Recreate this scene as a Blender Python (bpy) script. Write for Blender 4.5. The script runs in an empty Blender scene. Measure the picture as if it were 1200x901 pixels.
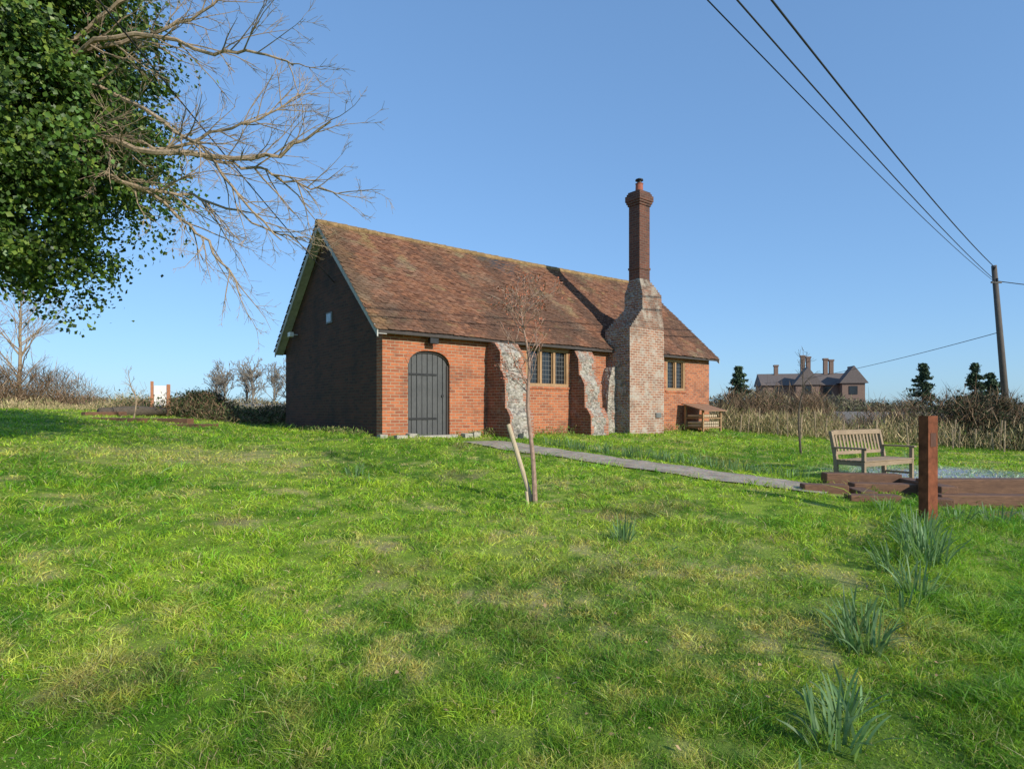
import bpy, math, random
import numpy as np
from mathutils import Vector, Matrix
R=random.Random(7); NR=np.random.default_rng(11)
scene=bpy.context.scene
scene.view_settings.view_transform='Standard'
scene.view_settings.look='None'; scene.view_settings.exposure=0
COL=scene.collection

# ------------------------------------------------------------------ terrain
S=np.array([(0,0,0),(0,3,0.02),(-3,3,.1),(3,3,0),(.31,8.2,.35),(2.3,4,0),(3.4,5.1,.05),(4.3,6.3,.1),(5.15,7.6,.2),
(4.5,9.7,.38),(1.17,6.5,.22),(-2.6,10,.5),(-3,14.5,.95),(7.3,22.8,.85),(-7.3,19.8,.98),(3.1,28,1.0),(2,18.4,.88),
(.2,13.6,.75),(6.2,12.2,.34),(7,17,.6),(11,20,.4),(16,20,.2),(16,30,.6),(8,8,.10),(10,12,.25),(-5,5,.35),(-8,8,.75),
(-10,12,1.05),(-12,18,1.38),(-18,20,1.58),(-20,28,1.75),(-14,28,1.6),(-30,15,1.7),(-15,5,1.0),(-8,0,.4),(8,0,-.2),
(20,5,-.1),(0,-10,-.3),(-20,-10,.5),(20,-10,-.5),(0,40,1.3),(-30,50,2.2),(30,50,1.3),(-45,30,2.3),(45,30,.9),
(0,60,1.7),(60,60,1.6),(-60,60,2.5),(60,0,0),(-60,0,1.5)],float)
def _phi(r2): return 0.5*r2*np.log(r2+1e-9)
_P=S[:,:2]; _n=len(S)
_K=_phi(((_P[:,None]-_P[None])**2).sum(-1))+np.eye(_n)*2.0
_A=np.zeros((_n+3,_n+3)); _A[:_n,:_n]=_K; _A[:_n,_n]=1; _A[:_n,_n+1:]=_P; _A[_n,:_n]=1; _A[_n+1:,:_n]=_P.T
_w=np.linalg.solve(_A,np.concatenate([S[:,2],[0,0,0]]))
def vnoise(x,y,seed=0):
    t=np.random.default_rng(seed).random((256,256))
    xi=np.floor(x).astype(int); yi=np.floor(y).astype(int); fx=x-xi; fy=y-yi
    fx=fx*fx*(3-2*fx); fy=fy*fy*(3-2*fy)
    a=t[xi%256,yi%256]; b=t[(xi+1)%256,yi%256]; c=t[xi%256,(yi+1)%256]; d=t[(xi+1)%256,(yi+1)%256]
    return (a*(1-fx)+b*fx)*(1-fy)+(c*(1-fx)+d*fx)*fy
def fbm(x,y,seed=0,o=4):
    s=0;a=1;tt=0
    for i in range(o):
        s=s+a*vnoise(x*2**i+13.7*i,y*2**i+7.3*i,seed+i); tt+=a; a*=.55
    return s/tt
def gza(x,y):
    x=np.asarray(x,float); y=np.asarray(y,float)
    r=np.sqrt(x*x+y*y)+1e-9; k=np.minimum(1,62/r); X=x*k; Y=y*k
    out=np.zeros(X.shape).ravel(); Xr=X.ravel(); Yr=Y.ravel()
    for i in range(_n): out+=_w[i]*_phi((Xr-_P[i,0])**2+(Yr-_P[i,1])**2)
    out+=_w[_n]+_w[_n+1]*Xr+_w[_n+2]*Yr
    out=out.reshape(X.shape)
    f=np.clip((r-62)/250,0,1); out=out*(1-f)+1.3*f
    out=out+(fbm(x*.8,y*.8,3,3)-.5)*.10*np.clip(1-r/80,0,1)
    return out
def gz(x,y): return float(gza(np.array([x]),np.array([y]))[0])

# house frame
C0=np.array([-3.06,14.5]); U=np.array([.781,.6247]); V=np.array([-.6247,.781]); HANG=math.atan2(U[1],U[0])
HL,HW=13.28,6.75
def hloc(x,y): return ((x-C0[0])*U[0]+(y-C0[1])*U[1], (x-C0[0])*V[0]+(y-C0[1])*V[1])
PATH=np.array([(-.75,14.5),(.1,13.65),(1.1,12.85),(2.3,11.85),(4.1,10.35),(5.0,9.6)])
def pdist(x,y):
    best=np.full(x.shape,1e9)
    for a,b in zip(PATH[:-1],PATH[1:]):
        d=b-a; t=np.clip(((x-a[0])*d[0]+(y-a[1])*d[1])/(d@d),0,1)
        best=np.minimum(best,np.hypot(x-a[0]-t*d[0],y-a[1]-t*d[1]))
    return best
def lawncol(x,y,jit=0):
    g1=np.array([.125,.285,.016]); g2=np.array([.40,.56,.045]); g3=np.array([.62,.54,.17]); br=np.array([.26,.20,.09])
    n1=fbm(x*.45+5,y*.45,21); n2=fbm(x*1.6,y*1.6,31); n3=fbm(x*5,y*5,41,3); n4=fbm(x*11,y*11,47,2)
    a=np.clip((n1*.35+n3*.4+n4*.25-.39)*5.0,0,1)[:,None]; c=g1*(1-a)+g2*a
    m=np.clip((n2*.6+n3*.3+n4*.25-.63)*6.0,0,1)
    ctr=np.exp(-(((x-1.3)/2.2)**2+((y-5.2)/2.2)**2))*.40+np.exp(-(((x+5.8)/2.2)**2+((y-11)/1.0)**2))*.9
    m=np.clip(m*.7+ctr*n4*1.5,0,.8)[:,None]; c=c*(1-m)+g3*m
    bb=np.clip((fbm(x*.9+40,y*.9,51)+.25*(n4-.5)-.67)*9,0,1)[:,None]*.5; c=c*(1-bb)+br*bb
    fr=np.exp(-(((x-8.8)/2.8)**2+((y-12.2)/1.5)**2)); fr=np.clip((fr*1.5-.4)*2.2*(n2*.7+n3*.8-.28),0,.75)[:,None]
    c=c*(1-fr)+np.array([.50,.56,.56])*fr
    r=np.hypot(x,y); far=np.clip((r-30)/12,0,1)
    left=np.clip((-x-13)/6,0,1)
    f=np.maximum(far,left*np.clip((y-24)/4,0,1))[:,None]
    fn=np.clip(fbm(x*.05,y*.05,61)*1.6-.3,0,1)[:,None]
    c=c*(1-f)+(np.array([.46,.38,.23])*fn+np.array([.30,.29,.13])*(1-fn))*f
    return c

# ------------------------------------------------------------------ material helpers
def newmat(name):
    m=bpy.data.materials.new(name); m.use_nodes=True; nt=m.node_tree
    for n in list(nt.nodes): nt.nodes.remove(n)
    o=nt.nodes.new('ShaderNodeOutputMaterial'); b=nt.nodes.new('ShaderNodeBsdfPrincipled')
    nt.links.new(b.outputs[0],o.inputs[0]); return m,nt,b,o
def N(nt,t,**k):
    n=nt.nodes.new(t)
    for a,v in k.items(): setattr(n,a,v)
    return n
def rgba(c): return (c[0],c[1],c[2],1)
def mixc(nt,fac,a,b,mode='MIX'):
    n=N(nt,'ShaderNodeMix',data_type='RGBA',blend_type=mode)
    for s,v in ((n.inputs[0],fac),(n.inputs[6],a),(n.inputs[7],b)):
        if hasattr(v,'is_output'): nt.links.new(v,s)
        elif isinstance(v,(int,float)): s.default_value=v
        else: s.default_value=rgba(v)
    return n.outputs[2]
def noise(nt,scale,detail=5,rough=.6,vec=None):
    n=N(nt,'ShaderNodeTexNoise'); n.inputs['Scale'].default_value=scale; n.inputs['Detail'].default_value=detail; n.inputs['Roughness'].default_value=rough
    if vec is None:
        tc=N(nt,'ShaderNodeTexCoord'); vec=tc.outputs['Object']
    nt.links.new(vec,n.inputs['Vector']); return n.outputs['Fac']
def ramp(nt,fac,p0,p1,v0=0,v1=1):
    n=N(nt,'ShaderNodeMapRange'); nt.links.new(fac,n.inputs[0])
    n.inputs[1].default_value=p0; n.inputs[2].default_value=p1; n.inputs[3].default_value=v0; n.inputs[4].default_value=v1
    return n.outputs[0]
def bump(nt,b,h,strength=.5,dist=.01):
    n=N(nt,'ShaderNodeBump'); n.inputs['Strength'].default_value=strength; n.inputs['Distance'].default_value=dist
    nt.links.new(h,n.inputs['Height']); nt.links.new(n.outputs[0],b.inputs['Normal'])
def brickmat(name,c1,c2,mortar,white=.5,wcol=(.5,.47,.42),dark=.5,dcol=(.05,.035,.03),mort=.009,wmax=.85):
    m,nt,b,o=newmat(name); uv=N(nt,'ShaderNodeUVMap').outputs[0]
    nz=N(nt,'ShaderNodeTexNoise'); nz.inputs['Scale'].default_value=1.6; nt.links.new(uv,nz.inputs['Vector'])
    vm=N(nt,'ShaderNodeVectorMath',operation='MULTIPLY_ADD'); nt.links.new(nz.outputs['Color'],vm.inputs[0]); vm.inputs[1].default_value=(.03,.03,0); nt.links.new(uv,vm.inputs[2])
    br=N(nt,'ShaderNodeTexBrick'); nt.links.new(vm.outputs[0],br.inputs['Vector']); br.inputs['Scale'].default_value=1
    br.inputs['Brick Width'].default_value=.23; br.inputs['Row Height'].default_value=.076; br.inputs['Mortar Size'].default_value=mort
    br.inputs['Mortar Smooth'].default_value=.3; br.inputs['Bias'].default_value=-.1
    br.inputs['Color1'].default_value=rgba(c1); br.inputs['Color2'].default_value=rgba(c2); br.inputs['Mortar'].default_value=rgba(mortar)
    c=mixc(nt,.65,br.outputs['Color'],mixc(nt,noise(nt,9,6,.7),(.45,.45,.45),(1.65,1.5,1.4)),'MULTIPLY')
    c=mixc(nt,ramp(nt,noise(nt,1.1,6,.65),.72-.3*dark,.86-.2*dark,0,.75),c,dcol)
    c=mixc(nt,ramp(nt,noise(nt,2.3,8,.75),.82-.42*white,.90-.36*white,0,wmax),c,wcol)
    nt.links.new(c,b.inputs['Base Color']); b.inputs['Roughness'].default_value=.9
    mx=N(nt,'ShaderNodeMath',operation='MULTIPLY_ADD'); nt.links.new(br.outputs['Fac'],mx.inputs[0]); mx.inputs[1].default_value=-1; nt.links.new(noise(nt,25,4),mx.inputs[2])
    bump(nt,b,mx.outputs[0],.8,.014); return m
def flintmat(name,brickiness=.5,bright=1.0):
    m,nt,b,o=newmat(name); tc=N(nt,'ShaderNodeTexCoord'); v=N(nt,'ShaderNodeTexVoronoi'); v.inputs['Scale'].default_value=13; nt.links.new(tc.outputs['Object'],v.inputs['Vector'])
    sp=N(nt,'ShaderNodeSeparateColor'); nt.links.new(v.outputs['Color'],sp.inputs[0])
    cr=N(nt,'ShaderNodeValToRGB'); nt.links.new(sp.outputs[0],cr.inputs[0]); e=cr.color_ramp.elements; e[0].position=0; e[0].color=rgba((.15*bright,.135*bright,.115*bright)); e[1].position=1; e[1].color=rgba((.42*bright,.38*bright,.31*bright))
    for p,c in ((.25,(.23,.205,.17)),(.5,(.30,.27,.22)),(.75,(.36,.32,.26))):
        q=e.new(p); q.color=rgba(tuple(k*bright for k in c))
    uv=N(nt,'ShaderNodeUVMap').outputs[0]; br=N(nt,'ShaderNodeTexBrick'); nt.links.new(uv,br.inputs['Vector']); br.inputs['Scale'].default_value=1; br.inputs['Brick Width'].default_value=.23; br.inputs['Row Height'].default_value=.076; br.inputs['Mortar Size'].default_value=.012
    br.inputs['Color1'].default_value=rgba((.34,.15,.09)); br.inputs['Color2'].default_value=rgba((.22,.11,.075)); br.inputs['Mortar'].default_value=rgba((.40,.35,.28))
    c=mixc(nt,ramp(nt,noise(nt,2.6,7,.7),.62-.25*brickiness,.70-.2*brickiness),cr.outputs[0],br.outputs['Color'])
    c=mixc(nt,ramp(nt,noise(nt,5,7,.75),.52,.68,0,.65),c,(.11,.095,.08)); c=mixc(nt,ramp(nt,noise(nt,2.2,7,.75),.50,.62,0,.55),c,(.50*bright,.45*bright,.37*bright))
    nt.links.new(c,b.inputs['Base Color']); b.inputs['Roughness'].default_value=.95
    mx=N(nt,'ShaderNodeMath',operation='MULTIPLY_ADD'); nt.links.new(v.outputs['Distance'],mx.inputs[0]); mx.inputs[1].default_value=-4; nt.links.new(noise(nt,20,5),mx.inputs[2])
    bump(nt,b,mx.outputs[0],.8,.02); return m
def woodmat(name,c1,c2,scale=6,stretch=(1,1,1),rough=.8):
    m,nt,b,o=newmat(name); tc=N(nt,'ShaderNodeTexCoord'); mp=N(nt,'ShaderNodeMapping'); mp.inputs['Scale'].default_value=stretch
    nt.links.new(tc.outputs['Object'],mp.inputs[0]); n=noise(nt,scale,7,.7,mp.outputs[0])
    c=mixc(nt,ramp(nt,n,.3,.7),c1,c2); c=mixc(nt,ramp(nt,noise(nt,2.5,4),.45,.75,0,.4),c,tuple(x*.5 for x in c1))
    nt.links.new(c,b.inputs['Base Color']); b.inputs['Roughness'].default_value=rough; bump(nt,b,n,.5,.01); return m
def attrmat(name,rough=.6,trans=.3,spec=.3,noisey=0):
    m,nt,b,o=newmat(name); a=N(nt,'ShaderNodeAttribute',attribute_name='col')
    c=a.outputs['Color']
    if noisey:
        c=mixc(nt,noisey,c,mixc(nt,noise(nt,14,6,.7),(.4,.4,.4),(1.6,1.6,1.6)),'MULTIPLY')
        bump(nt,b,noise(nt,30,6,.7),.8,.02)
    nt.links.new(c,b.inputs['Base Color']); b.inputs['Roughness'].default_value=rough; b.inputs['Specular IOR Level'].default_value=spec
    if trans>0:
        t=N(nt,'ShaderNodeBsdfTranslucent'); nt.links.new(mixc(nt,1.0,c,(1.3,1.25,.6),'MULTIPLY'),t.inputs[0]); mx=N(nt,'ShaderNodeMixShader'); mx.inputs[0].default_value=trans
        nt.links.new(b.outputs[0],mx.inputs[1]); nt.links.new(t.outputs[0],mx.inputs[2]); nt.links.new(mx.outputs[0],o.inputs[0])
    return m
def plain(name,c,rough=.6,metal=0,spec=.5,var=.25,ns=8):
    m,nt,b,o=newmat(name); f=noise(nt,ns,6,.65)
    nt.links.new(mixc(nt,ramp(nt,f,.3,.7),tuple(x*(1-var) for x in c),tuple(x*(1+var) for x in c)),b.inputs['Base Color'])
    b.inputs['Roughness'].default_value=rough; b.inputs['Metallic'].default_value=metal; b.inputs['Specular IOR Level'].default_value=spec
    return m

M_brick=brickmat('brick_front',(.45,.145,.058),(.24,.075,.038),(.40,.30,.20),white=.33,dark=.65,dcol=(.10,.05,.035),wmax=.5)
M_gable=brickmat('brick_gable_dark',(.115,.038,.020),(.045,.020,.013),(.085,.06,.04),white=.28,wcol=(.17,.12,.085),dark=.8,dcol=(.022,.014,.010),wmax=.5)  # blackened brick, with some of the gable's shade put into the colour
M_butt=brickmat('brick_buttress_side',(.24,.095,.055),(.14,.06,.04),(.32,.26,.20),white=.62,wcol=(.30,.26,.21),dark=.7)
M_quoin=brickmat('brick_quoin',(.38,.15,.08),(.24,.09,.05),(.40,.33,.26),white=.60,wcol=(.40,.35,.28),dark=.6,wmax=.7)
M_flint=flintmat('flint_weathered',.50,1.02); M_flintb=flintmat('flint_and_brick',.85,.95)
M_chim=brickmat('brick_chimney',(.36,.17,.10),(.22,.10,.065),(.46,.40,.32),white=.80,wcol=(.43,.385,.315),dark=.65,dcol=(.10,.075,.055),wmax=.85,mort=.013)
M_stack=brickmat('brick_stack',(.15,.055,.032),(.08,.032,.022),(.16,.12,.09),white=.3,wcol=(.24,.20,.15),dark=.65)
M_tile=attrmat('roof_tiles',.85,0,.2,noisey=.8)
M_oak=woodmat('oak_frame',(.28,.16,.07),(.44,.27,.14),8,(6,6,1))
M_barge=plain('barge_paint',(.42,.40,.36),.7)
M_dark=plain('dark_timber',(.05,.04,.035),.8)
M_door=woodmat('door_paint',(.042,.044,.044),(.095,.093,.088),10,(12,12,1),.6)
M_iron=plain('iron',(.03,.03,.03),.5,.6)
M_glass,_nt,_b,_o=newmat('old_glass'); _b.inputs['Base Color'].default_value=(.02,.022,.025,1); _b.inputs['Roughness'].default_value=.08
bump(_nt,_b,noise(_nt,7,2),.25,.02)
M_lead=plain('lead',(.16,.16,.15),.6,.3)
M_stone=plain('pale_stone',(.36,.33,.27),.9,0,.2,.35,12)
M_pot=plain('terracotta',(.30,.09,.05),.8)
M_benchw=woodmat('bench_teak',(.22,.15,.09),(.38,.28,.175),9,(1,8,8))
M_sleeper=woodmat('sleeper_wood',(.085,.038,.020),(.22,.11,.056),7,(1,9,9))
M_rust=plain('corten_rust',(.17,.055,.026),.85,0,.2,.5,9)
M_stake=woodmat('stake_wood',(.42,.32,.20),(.58,.46,.31),9,(8,8,1))
M_bark=plain('bark_tan',(.31,.23,.15),.9,0,.2,.4,20)
M_barkd=plain('bark_dark',(.10,.08,.06),.9,0,.2,.4,20)
M_guard=plain('trunk_pale',(.32,.21,.155),.8,0,.2,.35,25)
M_leaf=attrmat('ivy_leaf',.45,.22,.4)
M_grass=attrmat('grass_blade',.5,.42,.3)
M_twig=attrmat('twig_mass',.85,0,.2)
M_wire=plain('cable_black',(.015,.015,.015),.6)
M_pole=woodmat('pole_wood',(.07,.055,.045),(.12,.10,.08),5,(6,6,1))
M_white=plain('white_panel',(.70,.67,.62),.5,0,.4,.05)

# ------------------------------------------------------------------ mesh helpers
def empty(name,loc=(0,0,0),rz=0):
    e=bpy.data.objects.new(name,None); e.location=loc; e.rotation_euler=(0,0,rz); e.empty_display_size=.2; COL.objects.link(e); return e
def mk(name,vs,fs,mat,parent=None,uv=True,bevel=0,smooth=False,loc=None,rot=None):
    me=bpy.data.meshes.new(name); me.from_pydata([tuple(map(float,v)) for v in vs],[],fs); me.update()
    if uv:
        ul=me.uv_layers.new(name='UVMap')
        for p in me.polygons:
            n=p.normal; a=[abs(n.x),abs(n.y),abs(n.z)]
            for li in p.loop_indices:
                c=me.vertices[me.loops[li].vertex_index].co
                if a[2]>.85: q=(c.x,c.y)
                elif a[0]>a[1]: q=(c.y+.11,c.z)
                else: q=(c.x,c.z)
                ul.data[li].uv=q
    me.materials.append(mat); ob=bpy.data.objects.new(name,me); COL.objects.link(ob)
    if parent: ob.parent=parent
    if loc is not None: ob.location=loc
    if rot is not None: ob.rotation_euler=rot
    if bevel:
        md=ob.modifiers.new('b','BEVEL'); md.width=bevel; md.segments=2; md.limit_method='ANGLE'
    if smooth:
        for p in me.polygons: p.use_smooth=True
    return ob
BF=[(0,3,2,1),(4,5,6,7),(0,1,5,4),(1,2,6,5),(2,3,7,6),(3,0,4,7)]
def boxv(x0,x1,y0,y1,z0,z1): return [(x0,y0,z0),(x1,y0,z0),(x1,y1,z0),(x0,y1,z0),(x0,y0,z1),(x1,y0,z1),(x1,y1,z1),(x0,y1,z1)]
class B:
    def __init__(s): s.v=[]; s.f=[]
    def add(s,vs,fs):
        o=len(s.v); s.v+=list(vs); s.f+=[tuple(i+o for i in f) for f in fs]; return s
    def box(s,*a): return s.add(boxv(*a),BF)
    def prism(s,poly,axis,a,b):
        n=len(poly)
        def P(q,t):
            return (t,q[0],q[1]) if axis=='x' else ((q[0],t,q[1]) if axis=='y' else (q[0],q[1],t))
        vs=[P(q,a) for q in poly]+[P(q,b) for q in poly]
        fs=[tuple(range(n)),tuple(range(2*n-1,n-1,-1))]+[(i+n,(i+1)%n+n,(i+1)%n,i) for i in range(n)]
        return s.add(vs,fs)
    def tube(s,pts,rad,sides=5,cap=True):
        pts=[np.asarray(p,float) for p in pts]; n=len(pts); o=len(s.v)
        for i,p in enumerate(pts):
            d=pts[min(i+1,n-1)]-pts[max(i-1,0)]; d=d/(np.linalg.norm(d)+1e-9)
            ref=np.array([0,0,1.]) if abs(d[2])<.9 else np.array([1.,0,0]); a=np.cross(d,ref); a/=np.linalg.norm(a)+1e-9; b=np.cross(d,a)
            for k in range(sides):
                th=2*math.pi*k/sides; q=p+rad[i]*(math.cos(th)*a+math.sin(th)*b); s.v.append((q[0],q[1],q[2]))
        for i in range(n-1):
            for k in range(sides):
                s.f.append((o+i*sides+k,o+i*sides+(k+1)%sides,o+(i+1)*sides+(k+1)%sides,o+(i+1)*sides+k))
        if cap:
            s.f.append(tuple(o+k for k in range(sides))); s.f.append(tuple(o+(n-1)*sides+k for k in range(sides-1,-1,-1)))
        return s
    def make(s,name,mat,parent=None,**k):
        ob=mk(name,s.v,s.f,mat,parent,**k)
        import bmesh
        bm=bmesh.new(); bm.from_mesh(ob.data); bmesh.ops.recalc_face_normals(bm,faces=bm.faces); bm.to_mesh(ob.data); bm.free()
        return ob
ROUGH=bpy.data.textures.new('wear','CLOUDS'); ROUGH.noise_scale=.22; ROUGH.noise_depth=4
def roughen(ob,cuts,strength):
    import bmesh
    bm=bmesh.new(); bm.from_mesh(ob.data); bmesh.ops.triangulate(bm,faces=[f for f in bm.faces if len(f.verts)>4])
    for _ in range(9):
        es=[e for e in bm.edges if e.calc_length()>cuts]
        if not es: break
        bmesh.ops.subdivide_edges(bm,edges=es,cuts=1,use_grid_fill=True)
    bmesh.ops.triangulate(bm,faces=bm.faces)
    bm.to_mesh(ob.data); bm.free()
    md=ob.modifiers.new('wear','DISPLACE'); md.texture=ROUGH; md.strength=strength; md.mid_level=.5; md.texture_coords='LOCAL'
    return ob
def npmesh(name,verts,tris,cols,mat,parent=None):
    me=bpy.data.meshes.new(name); me.vertices.add(len(verts)); me.vertices.foreach_set('co',np.ascontiguousarray(verts,dtype=np.float32).ravel())
    me.loops.add(len(tris)*3); me.loops.foreach_set('vertex_index',np.ascontiguousarray(tris,dtype=np.int32).ravel())
    me.polygons.add(len(tris)); me.polygons.foreach_set('loop_start',np.arange(0,len(tris)*3,3,dtype=np.int32))
    me.update(calc_edges=True)
    ca=me.color_attributes.new('col','FLOAT_COLOR','POINT'); c=np.ones((len(verts),4),np.float32); c[:,:3]=cols; ca.data.foreach_set('color',c.ravel())
    me.materials.append(mat); ob=bpy.data.objects.new(name,me); COL.objects.link(ob)
    if parent: ob.parent=parent
    return ob
def norm(a): return a/(np.linalg.norm(a,axis=-1,keepdims=True)+1e-9)
def strokes(base,d,L,W,bend,col,rng):
    n=len(base); d=norm(d); th=rng.random(n)*6.283; s=np.stack([np.cos(th),np.sin(th),np.zeros(n)],1)
    s=norm(s-d*(s*d).sum(1,keepdims=True)); L=L[:,None]; W=W[:,None]
    tip=base+d*L+bend; mid=base+d*L*.55+bend*.3
    v=np.stack([base-s*W/2,base+s*W/2,mid-s*W*.42,mid+s*W*.42,tip],1).reshape(-1,3)
    o=(np.arange(n)*5)[:,None,None]; t=(np.array([[0,1,3],[0,3,2],[2,3,4]])[None]+o).reshape(-1,3)
    return v,t,np.repeat(col,5,0)
def leaves(c,nrm,size,col,rng,asp=.8):
    n=len(c); nrm=norm(nrm); a=norm(np.cross(nrm,norm(rng.normal(size=(n,3))))); b=np.cross(nrm,a); z=size[:,None]
    v=np.stack([c-a*z*.5,c-a*z*.1+b*z*asp*.5,c+a*z*.5-nrm*z*.15,c-a*z*.1-b*z*asp*.5],1).reshape(-1,3)
    o=(np.arange(n)*4)[:,None,None]; t=(np.array([[0,1,2],[0,2,3]])[None]+o).reshape(-1,3)
    return v,t,np.repeat(col,4,0)
def cat(parts):
    vs=[];ts=[];cs=[];o=0
    for v,t,c in parts: vs.append(v); ts.append(t+o); cs.append(c); o+=len(v)
    return np.concatenate(vs),np.concatenate(ts),np.concatenate(cs)

# ------------------------------------------------------------------ ground
def axis(n,far):
    t=np.linspace(-1,1,n); k=9.0; return far*np.sinh(k*t)/np.sinh(k)
gx=axis(421,2500); gy=axis(421,2500)+9
X,Y=np.meshgrid(gx,gy); Z=gza(X,Y); n=421
vs=np.stack([X.ravel(),Y.ravel(),Z.ravel()],1)
i=np.arange(n*n).reshape(n,n); a=i[:-1,:-1].ravel(); b=i[:-1,1:].ravel(); c=i[1:,1:].ravel(); d=i[1:,:-1].ravel()
tr=np.concatenate([np.stack([a,b,c],1),np.stack([a,c,d],1)])
gc=lawncol(X.ravel(),Y.ravel())*np.array([.58,.56,.85])
M_ground=attrmat('ground_turf',.95,0,.1,noisey=.9)
g=npmesh('ground',vs,tr,gc,M_ground)
for p in g.data.polygons: p.use_smooth=True

# path
cl=[]
for a_,b_ in zip(PATH[:-1],PATH[1:]):
    for t in np.linspace(0,1,8,endpoint=False): cl.append(a_+(b_-a_)*t)
cl.append(PATH[-1]); cl=np.array(cl)
pv=[];pf=[]; K=7
for i_,p in enumerate(cl):
    dd=cl[min(i_+1,len(cl)-1)]-cl[max(i_-1,0)]; dd=dd/np.linalg.norm(dd); pn=np.array([-dd[1],dd[0]])
    for k in range(K):
        w=(k/(K-1)-.5)*1.15*(1+.05*math.sin(i_*1.7+k)); q=p+pn*w; pv.append((q[0],q[1],gz(q[0],q[1])+.022))
for i_ in range(len(cl)-1):
    for k in range(K-1): pf.append((i_*K+k,i_*K+k+1,(i_+1)*K+k+1,(i_+1)*K+k))
m,nt,b_,o_=newmat('path_stone'); v=N(nt,'ShaderNodeTexVoronoi'); v.inputs['Scale'].default_value=35; tc=N(nt,'ShaderNodeTexCoord'); nt.links.new(tc.outputs['Object'],v.inputs['Vector'])
cc=mixc(nt,ramp(nt,noise(nt,3,6),.35,.7),(.25,.205,.15),(.45,.38,.28)); cc=mixc(nt,.35,cc,v.outputs['Color'],'SOFT_LIGHT'); cc=mixc(nt,ramp(nt,noise(nt,5,7,.75),.55,.68,0,.6),cc,(.15,.16,.06)); nt.links.new(cc,b_.inputs['Base Color']); b_.inputs['Roughness'].default_value=.95; bump(nt,b_,v.outputs['Distance'],.6,.01)
mk('path',pv,pf,m)

# grass blades
def inhouse(x,y):
    t,s=hloc(x,y); return (t>-.02)&(t<HL+.02)&(s>-.02)&(s<HW+.02)
def grass(n,r0,r1,seed,tall=0):
    rng=np.random.default_rng(seed); r=np.exp(rng.uniform(math.log(r0),math.log(r1),n)); th=rng.uniform(-.80,.80,n)
    x=r*np.sin(th); y=r*np.cos(th); ok=~inhouse(x,y)&(pdist(x,y)>.55+rng.normal(0,.07,n))
    if tall: ok&=fbm(x*2.2,y*2.2,171,3)>.57
    x=x[ok];y=y[ok];r=r[ok]; n=len(x)
    z=gza(x,y); tuft=fbm(x*3.1,y*3.1,71,3); big=fbm(x*.7,y*.7,81,2)
    h=(.018+.072*np.clip(tuft*2.3-.65,0,1.2)*(.6+.8*big))*rng.uniform(.6,1.35,n)*(1+.25*np.clip(r/12,0,1.5))*(1+.8*tall)
    edge=np.exp(-((pdist(x,y)-.6)/.08)**2); h*=1+edge*.8
    rightrough=np.clip((x-.42*y-.9)*1.2,0,1)*(y<9); h*=1+rightrough*.9
    w=.0034*np.maximum(r/3,.75)**.85*rng.uniform(.6,1.4,n)
    d=np.stack([rng.normal(0,.5,n),rng.normal(0,.5,n),np.ones(n)],1)
    bend=np.stack([rng.normal(0,.5,n),rng.normal(0,.5,n),-.25*np.ones(n)],1)*h[:,None]
    c=lawncol(x,y)*rng.uniform(.5,1.5,(n,1)); dry=rng.random(n)<.08; c[dry]=np.array([.60,.52,.25])*rng.uniform(.6,1.2,(dry.sum(),1))
    c*=np.array([1,1,1])+rng.normal(0,.08,(n,3))
    rr=rightrough[:,None]*.6; c=c*(1-rr)+np.array([.15,.35,.035])*rng.uniform(.7,1.3,(n,1))*rr
    if tall: c=c*np.array([.58,.80,.65])
    return strokes(np.stack([x,y,z-.004],1),d,h,w,bend,np.clip(c,.005,.85),rng)
V_,T_,C_=cat([grass(360000,1.7,34,1),grass(60000,1.7,6,2),grass(90000,1.8,20,3,1)])
npmesh('grass',V_,T_,C_,M_grass)
rn=np.random.default_rng(77); n=420; r=np.exp(rn.uniform(math.log(2.2),math.log(14),n)); th=rn.uniform(-.75,.75,n); x=r*np.sin(th); y=r*np.cos(th)
v,t,c=leaves(np.stack([x,y,gza(x,y)+.03],1),rn.normal(0,.4,(n,3))+np.array([0,0,1]),rn.uniform(.015,.04,n),np.array([.36,.24,.13])*rn.uniform(.5,1.4,(n,1)),rn); npmesh('fallen_leaves',v,t,c,M_twig)

# ------------------------------------------------------------------ brick house
H=empty('brick_house',(C0[0],C0[1],0),HANG)
ZB=.55; ZW=3.62; EY,EZ=-.25,3.47; RY,RZ=HW/2,6.78
sl=(RZ-EZ)/(RY-EY)
ops=[(.68,1.88,.5,3.06),(4.42,6.08,2.27,3.36),(10.74,11.81,2.27,3.34)]
fw=B(); xs=sorted({0,HL}|{o[0] for o in ops}|{o[1] for o in ops}); 
for xa,xb in zip(xs[:-1],xs[1:]):
    op=[o for o in ops if o[0]<=xa and o[1]>=xb]
    if not op: fw.box(xa,xb,0,.3,ZB,ZW)
    else:
        o=op[0]
        if o[2]>ZB: fw.box(xa,xb,0,.3,ZB,o[2])
        fw.box(xa,xb,0,.3,o[3],ZW)
dx0,dx1,dtop=.68,1.88,3.06; dm=(dx0+dx1)/2; spring=2.72
def arch(x):
    u=abs(x-dm)/((dx1-dx0)/2); return spring+(dtop-spring)*(1-u**2.6)**.6 if u<1 else spring
ax=[dx0+(dx1-dx0)*k/24 for k in range(25)]
for k in range(24):
    za,zb=arch(ax[k]),arch(ax[k+1])
    fw.prism([(ax[k],za),(ax[k+1],zb),(ax[k+1],dtop+.001),(ax[k],dtop+.001)],'y',0.0,.3)
fw.make('front_wall',M_brick,H)
ring=B()
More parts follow.
